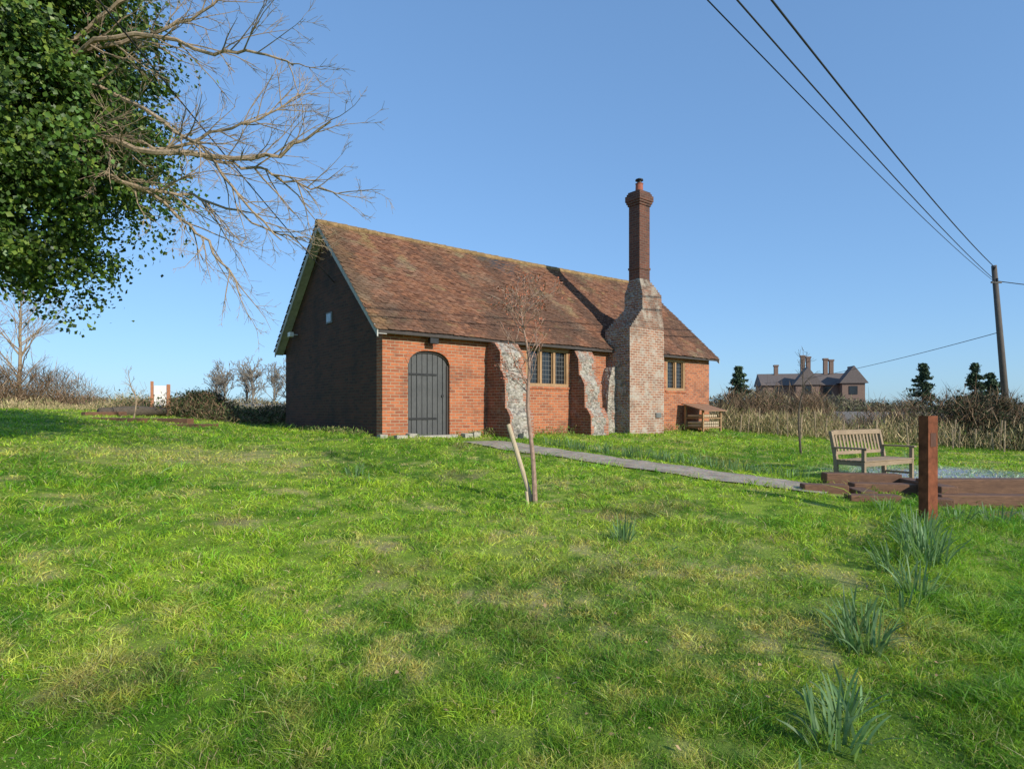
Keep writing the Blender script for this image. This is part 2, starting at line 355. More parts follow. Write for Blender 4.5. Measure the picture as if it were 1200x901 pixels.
for k in range(24):
    za,zb=arch(ax[k]),arch(ax[k+1])
    ring.prism([(ax[k],za),(ax[k+1],zb),(ax[k+1]+(ax[k+1]-dm)*.12,zb+.13),(ax[k]+(ax[k]-dm)*.12,za+.13)],'y',-.012,.02)
ring.make('door_arch_bricks',brickmat('arch_brick',(.44,.14,.055),(.34,.10,.04),(.36,.24,.17),white=.1,dark=.2),H)
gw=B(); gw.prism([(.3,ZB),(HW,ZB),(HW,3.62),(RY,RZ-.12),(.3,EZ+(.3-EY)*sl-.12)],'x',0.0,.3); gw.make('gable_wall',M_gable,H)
gw=B(); gw.prism([(.3,ZB),(HW,ZB),(HW,3.62),(RY,RZ-.12),(.3,EZ+(.3-EY)*sl-.12)],'x',HL-.3,HL); gw.make('far_gable_wall',M_brick,H)
B().box(.3,HL-.3,HW-.3,HW,ZB,ZW).make('rear_wall',M_brick,H)
rd=B(); th=.09
rd.prism([(EY,EZ-th),(RY,RZ-th),(HW-EY,EZ-th),(HW-EY,EZ-.02),(RY,RZ-.02),(EY,EZ-.02)],'x',-.24,HL+.24); rd.make('roof_deck',M_dark,H)
def tiles(side,seed):
    rng=np.random.default_rng(seed); SL=math.hypot(RY-EY,RZ-EZ); gauge=.1; wt=.165; rows=int(SL/gauge)+1; cols=int((HL+.56)/wt)+1
    ii,jj=np.meshgrid(np.arange(rows),np.arange(cols),indexing='ij'); ii=ii.ravel(); jj=jj.ravel(); n=len(ii)
    x0=-.28+(jj+.5*(ii%2)-.25)*wt+rng.normal(0,.004,n); x1=np.minimum(x0+wt-.006,HL+.3); x0=np.maximum(x0,-.30)
    s0=ii*gauge-.03+rng.normal(0,.007,n); s1=np.minimum(s0+.2,SL+.02); lift=.030+np.abs(rng.normal(0,.008,n)); lo=.006
    def P(x,s,h):
        sag=-.05*np.sin(np.pi*np.clip(x/HL,0,1))*(s/SL)+.016*np.sin(x*1.3+s*.8)
        y=EY+s/SL*(RY-EY)-h*(RZ-EZ)/SL; z=EZ+s/SL*(RZ-EZ)+h*(RY-EY)/SL+sag
        if side<0: y=HW-y
        return np.stack([x,y,z],1)
    t=.014; r1=rng.normal(0,.003,n)
    vs=np.stack([P(x0,s0,lift+r1),P(x1,s0,lift-r1),P(x1,s1,np.full(n,lo)),P(x0,s1,np.full(n,lo)),P(x0,s0,lift-t+r1),P(x1,s0,lift-t-r1),P(x1,s1,np.full(n,lo-t)),P(x0,s1,np.full(n,lo-t))],1).reshape(-1,3)
    q=np.array([[0,1,2],[0,2,3],[4,5,1],[4,1,0],[5,6,2],[5,2,1],[7,4,0],[7,0,3]])
    if side<0: q=q[:,::-1]
    T=(q[None]+(np.arange(n)*8)[:,None,None]).reshape(-1,3)
    pal=np.array([(.205,.094,.055),(.172,.080,.049),(.222,.106,.062),(.142,.071,.047),(.232,.120,.075),(.190,.096,.062)])
    c=pal[rng.integers(0,6,n)]*rng.uniform(.84,1.16,(n,1))
    s=ii*gauge/SL; nn=fbm(x0*.6+3,ii*gauge*.9,91); n2=fbm(x0*2.2,ii*gauge*2.2,95)
    li=np.clip((s-.90)*8+(nn-.5)*2,0,1)*.6+np.clip((.25-x0)*2,0,1)*.35+np.clip((n2-.62)*6,0,1)*.45; li=np.clip(li*(n2*2-.3),0,.7)[:,None]
    c=c*(1-li)+np.array([.27,.21,.09])*li
    gr=np.clip((n2*.5+nn*.6-.60)*3,0,.4)[:,None]; c=c*(1-gr)+np.array([.22,.175,.13])*gr
    dk=np.clip((fbm(x0*1.4+30,ii*.05,99)-.50)*5,0,.6)[:,None]; c=c*(1-dk)+np.array([.085,.055,.04])*dk
    npmesh('roof_tiles_front' if side>0 else 'roof_tiles_rear',vs,T,np.repeat(c,8,0),M_tile,H)
tiles(1,5); tiles(-1,6)
rt=B(); x=-.3
while x<HL+.3:
    sg=-.05*math.sin(math.pi*min(max(x/HL,0),1))
    rt.tube([(x,RY,RZ-.035+sg),(x+.29,RY,RZ-.03+sg+R.uniform(-.008,.008))],[.115,.122],10); x+=.3
rt.make('ridge_tiles',plain('ridge_tile',(.24,.155,.07),.9,0,.2,.5,6),H)
for xx,nm in ((-.268,'barge_boards'),(HL+.24,'far_barge_boards')):
    bb=B()
    for sgn in (1,-1):
        f=(lambda y:y) if sgn>0 else (lambda y:HW-y)
        bb.prism([(f(EY-.02),EZ-.18),(f(EY-.02),EZ-.01),(f(RY),RZ-.0),(f(RY),RZ-.19)],'x',xx,xx+.028)
    bb.make(nm,M_barge,H)
sf=B()
for sgn in (1,-1):
    f=(lambda y:y) if sgn>0 else (lambda y:HW-y)
    sf.prism([(f(EY+.01),EZ-th-.022),(f(EY+.01),EZ-th-.003),(f(RY),RZ-th-.003),(f(RY),RZ-th-.022)],'x',-.238,-.005)
sf.make('verge_soffit',M_barge,H)
B().box(.02,HL-.02,-.055,-.002,3.42,3.52).make('eaves_fascia',M_dark,H)
db=B(); npk=8; pw=(1.88-.68)/npk
for k in range(npk): db.box(.68+k*pw+.008,.68+(k+1)*pw-.008,.10+R.uniform(-.004,.004),.14,.9,3.05)
db.box(.68,1.88,.14,.17,.9,3.05); db.make('door_planks',M_door,H,bevel=.004)
B().box(.70,1.55,.086,.095,1.35,1.40).box(.70,1.55,.086,.095,2.45,2.50).tube([(1.72,.07,1.95),(1.72,.095,1.95)],[.035,.035],10).make('door_hinges_handle',M_iron,H)
fr=B()
for k in range(24):
    za,zb=arch(ax[k]),arch(ax[k+1]); fr.prism([(ax[k],za-.05),(ax[k+1],zb-.05),(ax[k+1],zb),(ax[k],za)],'y',.06,.12)
fr.box(.68,.73,.06,.12,.9,2.72).box(1.83,1.88,.06,.12,.9,2.72); fr.make('door_frame',M_dark,H)
B().box(.6,1.96,-.28,.02,.80,.97).make('door_step',M_stone,H,bevel=.015)
def window(nm,x0,x1,z0,z1,nl):
    w=B(); t=.085; w.box(x0,x1,.01,.15,z0,z0+t).box(x0,x1,.01,.15,z1-t,z1); lead=B(); gl=B(); lw=(x1-x0-t)/nl
    for k in range(nl+1): w.box(x0+k*lw,x0+k*lw+t,.012,.148,z0+t,z1-t)
    for k in range(nl):
        a_,b2=x0+k*lw+t,x0+(k+1)*lw; gl.box(a_,b2,.10,.108,z0+t,z1-t)
        w.box(a_,a_+.025,.06,.12,z0+t,z1-t).box(b2-.025,b2,.06,.12,z0+t,z1-t)
        for j in range(1,4): 
            xx=a_+(b2-a_)*j/4; lead.box(xx-.005,xx+.005,.092,.099,z0+t,z1-t)
        for j in range(1,7):
            zz=z0+t+(z1-z0-2*t)*j/7; lead.box(a_,b2,.0915,.0985,zz-.005,zz+.005)
    w.make(nm+'_frame',M_oak,H,bevel=.004); lead.make(nm+'_leading',M_lead,H); gl.make(nm+'_glass',M_glass,H)
    B().box(x0-.05,x1+.05,-.03,.01,z0-.075,z0-.002).make(nm+'_sill',M_brick,H,bevel=.008)
window('window_long',4.42,6.08,2.27,3.36,3); window('window_short',10.74,11.81,2.27,3.34,2)
# buttresses: stepped piers, flint fronts with toothed brick quoins
def buttress(nm,x0,x1,prof):
    ob=B().prism(prof,'x',x0,x1).make(nm,M_butt,H); ob.data.materials.append(M_flint); ob.data.materials.append(M_quoin)
    roughen(ob,.075,.07)
    for p in ob.data.polygons:
        if p.normal.y<-.2 or p.normal.z>.3:
            tooth=.10 if int(p.center.z/.23)%2 else .19
            p.material_index=2 if (x1-p.center.x<tooth or p.center.x-x0<tooth*.6) else 1
buttress('buttress_a',3.04,3.84,[(.03,ZB),(-1.04,ZB),(-1.02,1.42),(-.88,1.62),(-.82,1.64),(-.80,2.38),(-.68,2.60),(-.62,2.62),(-.60,3.10),(-.36,3.36),(.03,3.42)])
buttress('buttress_b',6.13,6.86,[(.03,ZB),(-.88,ZB),(-.86,1.42),(-.70,1.64),(-.62,1.66),(-.60,2.34),(-.44,2.60),(-.38,2.62),(-.35,3.10),(-.20,3.34),(.03,3.40)])
def cbox(b3,t0,t1,p0,p1,z0,z1): b3.box(t0,t1,-p1,-p0,z0,z1)
def sidemat(ob,mat,thr=-.5):
    ob.data.materials.append(mat)
    for p in ob.data.polygons:
        if p.normal.x<thr: p.material_index=1
ch=B(); cbox(ch,7.78,9.43,-.1,.90,ZB,4.12); ob=ch.make('chimney_breast',M_chim,H); sidemat(ob,M_flintb); roughen(ob,.2,.05)
sh=B(); z=4.10; t0=7.78
for k in range(9):
    t0+=.072+R.uniform(-.02,.02); cbox(sh,t0,9.43-.002*k,-.08+.02*k,.895-.006*k,z,z+.078); z+=.078
cbox(sh,t0+.01,9.41,.1,.83,z,5.28); z=5.28; a0=t0+.01; a1=9.41; q0=.1; q1=.83
for k in range(6):
    a0+=.015; a1-=.058; q0+=.016; q1-=.03; cbox(sh,a0,a1,q0,q1,z,z+.075); z+=.075
M_sh=brickmat('brick_shoulder',(.27,.13,.08),(.15,.08,.055),(.34,.29,.23),white=.80,wcol=(.40,.35,.28),dark=.9,dcol=(.06,.05,.04))
ob=sh.make('chimney_shoulders',M_sh,H); sidemat(ob,M_flintb); roughen(ob,.2,.05)
st=B(); cbox(st,8.55,9.05,.2,.64,z,8.08); 
for e,za,zb in ((.03,8.08,8.15),(.06,8.15,8.22),(.085,8.22,8.40),(.05,8.40,8.47),(.02,8.47,8.53),(.02,6.05,6.12)):
    cbox(st,8.55-e,9.05+e,.2-e,.64+e,za,zb)
st.make('chimney_stack',M_stack,H,bevel=.006)
B().tube([(8.8,-.42,8.5),(8.8,-.42,8.55),(8.8,-.42,8.78),(8.8,-.42,8.82)],[.14,.125,.115,.13],16).make('chimney_pot',M_pot,H)
B().tube([(8.8,-.42,8.80),(8.8,-.42,8.92)],[.07,.07],12).tube([(8.8,-.42,8.92),(8.8,-.42,8.96),(8.8,-.42,8.99)],[.13,.12,.05],14).make('chimney_cowl',M_iron,H)
ob=B().prism([(7.36,ZB),(7.80,ZB),(7.80,2.95),(7.62,2.9),(7.48,2.5),(7.42,1.9)],'y',-.34,-.002).make('breast_side_offset',M_flint,H); roughen(ob,.12,.08)
B().box(-.03,.0,2.95,3.35,3.98,4.28).make('gable_vent_frame',M_lead,H)
B().box(-.04,-.03,3.0,3.3,4.02,4.24).make('gable_vent_glass',plain('vent_glass',(.25,.32,.38),.3),H)
fl=B(); fl.tube([(1.28,-.01,3.3),(1.28,-.16,3.3)],[.02,.02],8); fl.box(1.16,1.40,-.26,-.14,3.22,3.36); fl.make('door_flood_light',M_iron,H,bevel=.01)
fl=B(); fl.tube([(0,5.7,3.9),(-.15,5.7,3.9)],[.02,.02],8); fl.box(-.26,-.14,5.6,5.82,3.83,3.97); fl.make('gable_flood_light',M_white,H,bevel=.01)
B().box(9.0,9.25,-.94,-.90,1.35,1.5).make('breast_plaque',M_lead,H)
for k,(tx,py,sx) in enumerate([(.15,-.35,.28),(.5,-.30,.22),(2.05,-.35,.3),(2.3,-.4,.2),(3.3,-1.15,.25),(-.2,-.2,.2)]):
    roughen(B().box(tx,tx+sx,py-.1,py+.08,.75,1.0+.03*(k%2)).make('foot_stone_%d'%k,M_stone,H),.06,.06)

LS=empty('log_store',(0,0,0)); LS.location=(C0[0]+U[0]*11.5-V[0]*.6,C0[1]+U[1]*11.5-V[1]*.6,gz(6.3,21.3)); LS.rotation_euler=(0,0,HANG)
l=B()
for px_,py_ in ((0,-.35),(1.05,-.35),(0,.35),(1.05,.35)): l.box(px_,px_+.06,py_,py_+.06,0,.72 if py_<0 else .92)
l.box(0,1.11,-.36,.42,.12,.15).box(0,1.11,-.36,.42,.44,.47); l.make('frame',M_oak,LS)
B().prism([(-.48,.70),(.46,.95),(.46,.98),(-.48,.73)],'x',-.12,1.22).make('roof_boards',woodmat('store_roof',(.22,.11,.06),(.34,.19,.10)),LS)
l=B()
for k in range(26):
    q=.08+(k%9)*.11; l.tube([(q,-.30,.2+.1*(k//9)+(.14 if k>17 else 0)),(q,.3,.2+.1*(k//9)+(.14 if k>17 else 0))],[.045,.045],8)
l.make('logs',M_stake,LS)

# ------------------------------------------------------------------ trees
RMIN=[.0030]
def grow(mb,p,d,L,r,lvl,rng,up=.1,ang=(.45,.95),kids=(3,5),curl=.14,shrink=.58,tips=None,sides=4):
    p=np.array(p,float); d=np.array(d,float); d/=np.linalg.norm(d); n=5 if lvl>0 else 3; pts=[p]; dirs=[d]; r=max(r,RMIN[0])
    for k in range(n):
        d=d+np.array([rng.gauss(0,curl),rng.gauss(0,curl),rng.gauss(0,curl)+up*.25]); d/=np.linalg.norm(d); p=p+d*L/n; pts.append(p); dirs.append(d)
    mb.tube(pts,[max(r*(1-.72*k/n),RMIN[0]*.7) for k in range(n+1)],sides if lvl>0 else 3,cap=False)
    if tips is not None and lvl==0: tips.append(pts[-1])
    if lvl>0: spawn(mb,pts,dirs,L,r,lvl,rng,up,ang,kids,curl,shrink,tips)
def spawn(mb,pts,dirs,L,r,lvl,rng,up,ang,kids,curl,shrink,tips,t0=.2,first=None):
    n=len(pts)-1
    for k in range(rng.randint(*(first or kids))):
        t=rng.uniform(t0,1); i_=min(int(t*n),n-1); f=t*n-i_; q=pts[i_]*(1-f)+pts[i_+1]*f; dd=dirs[i_+1]
        o=np.array([rng.gauss(0,1) for _ in range(3)]); o-=dd*(o@dd); o/=np.linalg.norm(o)+1e-9; a_=rng.uniform(*ang)
        nd=dd*math.cos(a_)+o*math.sin(a_); nd[2]+=up
        grow(mb,q,nd,L*shrink*rng.uniform(.6,1.3)*(1-.35*t),r*(1-.5*t)*.6,lvl-1,rng,up,ang,kids,curl,shrink,tips)
def resample(P,n):
    P=np.array(P,float); 
    t=np.linspace(0,len(P)-1,n); out=[]
    for q in t:
        i_=min(int(q),len(P)-2); f=q-i_; p0=P[max(i_-1,0)];p1=P[i_];p2=P[i_+1];p3=P[min(i_+2,len(P)-1)]
        out.append(.5*((2*p1)+(-p0+p2)*f+(2*p0-5*p1+4*p2-p3)*f*f+(-p0+3*p1-3*p2+p3)*f**3))
    return out
IT=empty('ivy_clad_tree'); rng=random.Random(3); mb=B()
mb.tube([(-8.3,9.0,gz(-8.3,9)-.2),(-8.2,9,2),(-8.0,8.9,4),(-7.7,8.7,6),(-7.5,8.6,8.5)],[.42,.34,.28,.2,.1],10)
limbs=[([(-7.9,8.8,4.6),(-6.6,8.3,5.2),(-5.5,8.1,5.18),(-4.44,8.0,4.93),(-3.33,7.9,4.84),(-2.85,7.8,4.90),(-2.25,7.7,5.2)],.055,21),
([(-7.7,8.7,5.6),(-6,8.4,6.0),(-5,8.2,5.65),(-4.11,8.0,5.04),(-3.5,7.9,4.35),(-2.95,7.9,3.8)],.038,18),
([(-7.9,8.8,4.2),(-6.5,8.6,4.9),(-5.3,8.4,4.7),(-4.4,8.3,4.15),(-3.9,8.2,3.6),(-3.55,8.1,3.1)],.034,18),
([(-7.6,8.6,6.3),(-6,8.3,6.4),(-4.9,8.1,6.5),(-4.1,8.0,6.75),(-3.3,7.9,7.2)],.034,16),
([(-7.6,8.6,6.0),(-6.2,8.2,6.2),(-5,7.9,6.45),(-3.9,7.8,6.15),(-3.2,7.7,6.05),(-2.7,7.6,5.85)],.036,19),
([(-4.0,7.95,4.88),(-3.3,8.0,4.72),(-2.8,8.05,4.55),(-2.25,8.1,4.48)],.018,10),
([(-6,8.4,5.6),(-5,8.7,5.3),(-4.3,8.9,5.6),(-3.6,9,5.9),(-3.1,9.1,6.3)],.028,14),
([(-6,8.4,5.0),(-5,8.3,4.6),(-4.2,8.5,4.5),(-3.4,8.6,4.1),(-2.9,8.6,4.0)],.024,14),
([(-6,8.2,6.4),(-5,8.0,7.0),(-4.4,8.0,7.3),(-3.9,8,7.6)],.03,12),
([(-7.6,8.6,7.2),(-6.3,8.3,7.6),(-5,8.1,7.5),(-4,8,7.3)],.035,13)]
for P,r,kk in limbs:
    pts=resample(P,22); pts=[p+np.array([rng.gauss(0,.02),rng.gauss(0,.02),rng.gauss(0,.02)]) for p in pts]; dirs=[norm(pts[min(i_+1,21)]-pts[max(i_-1,0)]) for i_ in range(22)]
    mb.tube(pts,[r*(1-.85*k/21)+.004 for k in range(22)],6,cap=False)
    spawn(mb,pts,dirs,2.0,.026,3,rng,.03,(.35,.85),(3,5),.11,.52,None,.25,(kk,kk+3))
mb.make('trunk_and_branches',M_bark,IT,uv=False)
rn=np.random.default_rng(5); cen=np.array([-7.5,8.7,6.0]); rad=np.array([2.05,1.9,2.5]); cl_=[]
while len(cl_)<740:
    q=rn.normal(size=3); q/=(np.abs(q)**2.9).sum()**(1/2.9); q*=rn.uniform(.15,1)**.35*(1+.10*math.sin(q[2]*7+q[0]*5)+.09*math.sin(q[2]*15+q[1]*9)+rn.normal(0,.05)); cl_.append(cen+q*rad)
parts=[]
for q in cl_:
    n=rn.integers(130,260); s=rn.uniform(.12,.27); pos=q+rn.normal(size=(n,3))*s*np.array([1,1,.8]); nr=norm(pos-cen)*.6+rn.normal(size=(n,3))*.6+np.array([0,0,.35])
    tone=rn.uniform(.5,1.6); c=np.array([.055,.105,.018])*tone*rn.uniform(.6,1.6,(n,1)); y_=rn.random(n)<.22; c[y_]=np.array([.18,.25,.04])*rn.uniform(.7,1.2,(y_.sum(),1))
    parts.append(leaves(pos,nr,rn.uniform(.045,.095,n),c,rn))
v,t,c=cat(parts); npmesh('ivy_leaves',v,t,c,M_leaf,IT)

SX,SY=.31,8.2; gz0=gz(SX,SY); SP=empty('sapling',(0,0,0)); rng=random.Random(12); RMIN[0]=.0050
mb=B(); tp=resample([(SX,SY,gz0-.05),(SX-.03,SY,gz0+.6),(SX-.10,SY,gz0+1.3),(SX-.08,SY,gz0+1.9),(SX-.16,SY,gz0+2.35),(SX-.20,SY,gz0+2.65)],16); dirs=[norm(tp[min(k+1,15)]-tp[max(k-1,0)]) for k in range(16)]
mb.tube(tp,[.036*(1-.82*k/15) for k in range(16)],8,cap=False); tips=[]
spawn(mb,tp,dirs,1.4,.020,3,rng,.08,(.45,1.0),(2,4),.14,.5,tips,.40,(26,28))
mb.make('trunk_and_twigs',M_guard,SP,uv=False)
tips=np.array(tips); n=len(tips)*3; pos=np.repeat(tips,3,0)+rn.normal(size=(n,3))*.02
v,t,c=leaves(pos,rn.normal(size=(n,3)),rn.uniform(.018,.038,n),np.array([.38,.13,.07])*rn.uniform(.6,1.4,(n,1)),rn); npmesh('buds',v,t,c,M_twig,SP)
B().tube([(SX-.02,SY+.06,gz0-.05),(SX-.36,SY+.1,gz0+1.06)],[.032,.032],10).tube([(SX-.10,SY-.10,gz0-.02),(SX-.12,SY-.1,gz0+.18)],[.02,.02],8).make('stake',M_stake,SP)

def smalltree(name,x,y,h,seed,mat=M_bark,kids=(9,12),r=.03,lv=2,spread=.5,start=.3,rmin=.005):
    RMIN[0]=rmin
    e=empty(name); rng=random.Random(seed); mb=B(); g0=gz(x,y)
    P=[(x,y,g0-.05),(x+rng.uniform(-.1,.1),y,g0+h*.35),(x+rng.uniform(-.1,.1),y,g0+h*.6),(x+rng.uniform(-.15,.15),y,g0+h*.85)]; tp=resample(P,12); dirs=[norm(tp[min(k+1,11)]-tp[max(k-1,0)]) for k in range(12)]
    mb.tube(tp,[r*(1-.8*k/11) for k in range(12)],6,cap=False); spawn(mb,tp,dirs,h*spread,r*.6,lv,rng,.12,(.4,.9),(3,4),.12,.6,None,start,kids)
    mb.make('trunk_and_twigs',mat,e,uv=False); return e
smalltree('sapling',7.2,15.3,2.7,21,M_barkd,(9,11),.03,2,.35,.4)
smalltree('sapling',-11.1,18,1.7,22,M_bark,(12,14),.025,2,.5,.1)
smalltree('bare_tree',-20.5,25.5,5.2,23,M_bark,(34,38),.09,3,.75,.05,.008)
smalltree('bare_tree',-23.5,27,5.0,24,M_bark,(34,38),.09,3,.75,.05,.008)
smalltree('sapling',6.6,29.5,3.0,25,M_barkd,(9,11),.04,2,.4)
M_far=plain('far_bark',(.22,.19,.15),.95,0,.1,.3,2)
for k,(x,y,h) in enumerate([(-36.5,78,4.6),(-34.5,80,5.0),(-32.5,77,5.0),(-30.5,79,4.6),(-28.6,79,4.8),(-26,76,3.8),(-38.5,80,3.8)]):
    smalltree('bare_tree',x,y,h,40+k,M_far,(34,38),.14,3,.85,.05,.030)

# twig / rough masses
def mass(name,line,width,hgt,n,col,W=.012,lean=.5,seed=0,leafn=0,leafcol=None,lsz=.08,hv=.5,freq=.55):
    rn=np.random.default_rng(seed); line=np.array(line,float); m_=len(line)-1; u=rn.random(n)*m_; i_=np.minimum(u.astype(int),m_-1); f=(u-i_)[:,None]
    q=line[i_]*(1-f)+line[i_+1]*f+rn.normal(0,width/2,(n,2)); g0=gza(q[:,0],q[:,1]); hh=hgt*np.clip(1-hv*1.6+hv*3.2*fbm(q[:,0]*freq,q[:,1]*freq,seed+200,3),.12,2)
    zb=rn.random(n)**1.3*.75; base=np.stack([q[:,0],q[:,1],g0+zb*hh],1); d=np.stack([rn.normal(0,lean,n),rn.normal(0,lean,n),np.ones(n)],1)
    L=hh*rn.uniform(.2,.5,n)*(1-.4*zb); bend=rn.normal(0,.12,(n,3))*L[:,None]; col=np.array(col); c=col[rn.integers(0,len(col),n)]*rn.uniform(.6,1.4,(n,1))
    parts=[strokes(base,d,L,np.full(n,W)*rn.uniform(.6,1.5,n),bend,c,rn)]
    if leafn:
        k=rn.integers(0,n,leafn); p=base[k]+rn.normal(0,.12,(leafn,3)); lc=np.array(leafcol)*rn.uniform(.5,1.6,(leafn,1)); parts.append(leaves(p,rn.normal(size=(leafn,3))+np.array([0,0,.5]),rn.uniform(.6,1.4,leafn)*lsz,lc,rn))
    v,t,c=cat(parts); return npmesh(name,v,t,c,M_twig)
BR=[(.24,.15,.09),(.16,.10,.06),(.32,.22,.13),(.10,.08,.045)]; ST=[(.52,.40,.22),(.40,.30,.16),(.24,.24,.09)]
mass('hedgerow',[(8.6,28),(12,26.5),(16,25.0),(21,23.5),(28,20.5)],2.2,1.35,34000,BR,.013,.9,1,9000,(.11,.12,.04),.06,.9,1.0)
mass('dry_grass_verge',[(8.4,25.0),(11,24),(15,22.6),(20,21),(26,18)],1.7,.78,22000,ST,.012,.5,2,4000,(.14,.18,.05),.05,.8,.9)
mass('evergreen_bush',[(17.3,23.6),(19,22.4),(22,21)],1.8,1.9,9000,BR,.016,.9,3,30000,(.035,.045,.018),.08)
mass('hedgerow',[(-28,19),(-23,22.5),(-18.0,26)],1.6,1.25,22000,BR,.014,.9,4,3000,(.12,.11,.05),.06,.7,.9)
mass('dry_grass_verge',[(-24,17.5),(-18,22.5),(-14.5,25),(-9,27)],1.2,.5,13000,ST,.012,.5,5,0,None,.08,.8)
mass('bramble_bed',[(-14,24.0),(-12,22.6),(-9,22.0),(-7.5,22.4)],1.6,.62,11000,BR,.014,1.1,6,16000,(.06,.08,.028),.06,.7,.9)
mass('evergreen_bush',[(-11.6,22.4),(-11.0,22.4)],.55,1.0,2500,BR,.014,.9,7,16000,(.028,.042,.016),.06,.2)
mass('distant_hedge',[(-60,75),(-45,78),(-20,80),(-5,84)],4,1.0,14000,[(.30,.25,.17),(.24,.20,.12)],.06,1.0,8,5000,(.15,.14,.08),.25,.8,.15)  # colours paler than the near hedges: distance haze is put into them
mass('distant_tree_line',[(16,75),(30,72),(45,68),(62,62),(80,52)],6,1.6,20000,[(.22,.18,.12),(.15,.12,.085),(.16,.16,.08)],.06,1.0,9,12000,(.12,.12,.06),.25,.9,.15)
mass('wall_foot_plants',[tuple(C0+U*a_-V*.25) for a_ in (2.1,3.0,5,7.5,10,13)],.22,.24,1800,[(.09,.18,.03),(.16,.22,.05),(.3,.25,.11)],.012,.7,12)
mass('wall_foot_plants',[tuple(C0-U*.3+V*a_) for a_ in (.5,3,6.5)],.25,.26,1500,[(.09,.18,.03),(.16,.22,.05),(.3,.25,.11)],.012,.7,13)

def conifer(name,x,y,h,w,seed):
    rn=np.random.default_rng(seed); e=empty(name); g0=gz(x,y); B().tube([(x,y,g0-.1),(x,y,g0+h)],[.18,.03],6).make('trunk',M_barkd,e,uv=False)
    parts=[]
    for k in range(60):
        u=rn.random()**.85; th=rn.random()*6.283; Lb=(1-u)**.8*w*rn.uniform(.4,1.25); n=95; f=rn.random(n)**.6
        pos=np.stack([x+Lb*f*np.cos(th),y+Lb*f*np.sin(th),g0+h*(.1+.9*u)-.25*Lb*f+.12*Lb*f*f],1)+rn.normal(size=(n,3))*np.array([.16,.16,.10])
        parts.append(leaves(pos,rn.normal(size=(n,3))+np.array([0,0,.4]),rn.uniform(.12,.3,n),np.array([.045,.07,.035])*rn.uniform(.6,1.8,(n,1)),rn))
    v,t,c=cat(parts); npmesh('needles',v,t,c,M_twig,e)
conifer('conifer_tree',25.8,70,4.9,2.0,1); conifer('conifer_tree',46.8,70,5.4,1.9,2); conifer('conifer_tree',52,69,5.3,1.7,3); conifer('conifer_tree',54.5,70,4.3,2.0,4)

# ------------------------------------------------------------------ distant house
DH=empty('distant_house',(37.6,92,1.2),math.radians(-12)); D_w=plain('distant_brick',(.19,.125,.095),.9); D_r=plain('distant_roof',(.13,.105,.095),.9)
def dwing(nm,x0,x1,y0,y1,h,rh,ax_):
    B().box(x0,x1,y0,y1,0,h).make(nm+'_walls',D_w,DH)
    if ax_=='x': B().prism([(y0-.4,h),(y1+.4,h),((y0+y1)/2,h+rh)],'x',x0-.3,x1+.3).make(nm+'_roof',D_r,DH)
    else: B().prism([(x0-.4,h),(x1+.4,h),((x0+x1)/2,h+rh)],'y',y0-.3,y1+.3).make(nm+'_roof',D_r,DH)
dwing('main',0,13,0,6,4.0,1.9,'x'); dwing('gable_a',4.2,7.4,-1.6,-.05,4.0,2.6,'y'); dwing('gable_b',10.4,13.4,-1.6,-.05,4.2,2.5,'y')
cb=B()
for cx,hh in ((2.1,7.0),(5.9,8.4),(6.7,8.2),(9.1,7.9),(9.9,7.7),(12.6,6.6)): cb.box(cx,cx+.55,2.6,3.2,4.5,hh).box(cx-.08,cx+.63,2.52,3.28,hh,hh+.25)
cb.make('chimneys',D_w,DH)
wb=B()
for wx in (1.5,5.2,8.3,11.3): wb.box(wx,wx+1.1,-.06 if wx in(1.5,8.3) else -1.67,-.01 if wx in(1.5,8.3) else -1.62,2.6,3.8)
wb.make('windows',M_glass,DH)

# ------------------------------------------------------------------ poles and wires
pz=gz(25.8,32); PO=empty('utility_pole')
B().tube([(25.85,32,pz-.3),(25.5,32,4.5),(25.1,32,9.1)],[.17,.15,.12],12).make('shaft',M_pole,PO,smooth=True)
B().box(24.85,25.4,31.85,31.9,8.15,8.25).tube([(25.0,31.9,8.9),(25.0,31.8,9.0)],[.05,.05],8).tube([(25.15,31.85,8.25),(25.15,31.85,8.4)],[.05,.05],8).make('fittings',M_iron,PO)
def wire(name,a_,b2,sag,r,n=60):
    a_=np.array(a_);b2=np.array(b2); pts=[]
    for k in range(n+1):
        u=k/n; p=a_*(1-u)+b2*u; p[2]-=4*sag*u*(1-u); pts.append(p)
    return B().tube(pts,[r]*(n+1),6).make(name,M_wire,uv=False,smooth=True)
wire('power_line',(25.1,31.9,8.95),(-17,-12.5,9.1),.9,.020)
wire('power_line',(25.1,31.9,8.3),(-18.4,-13.6,8.7),.8,.015)
wire('power_line',(25.1,31.9,8.2),(-18.9,-13.4,8.6),.8,.011)
wire('power_line',(25.2,32,8.3),(48,24,7.5),1.2,.022)
wire('telephone_wire',(25.3,32.1,5.6),(37,90,5.5),.5,.018)
wire('service_cable',(-4.86,17.0,5.05),(-4.7,-2,8.0),.26,.011)

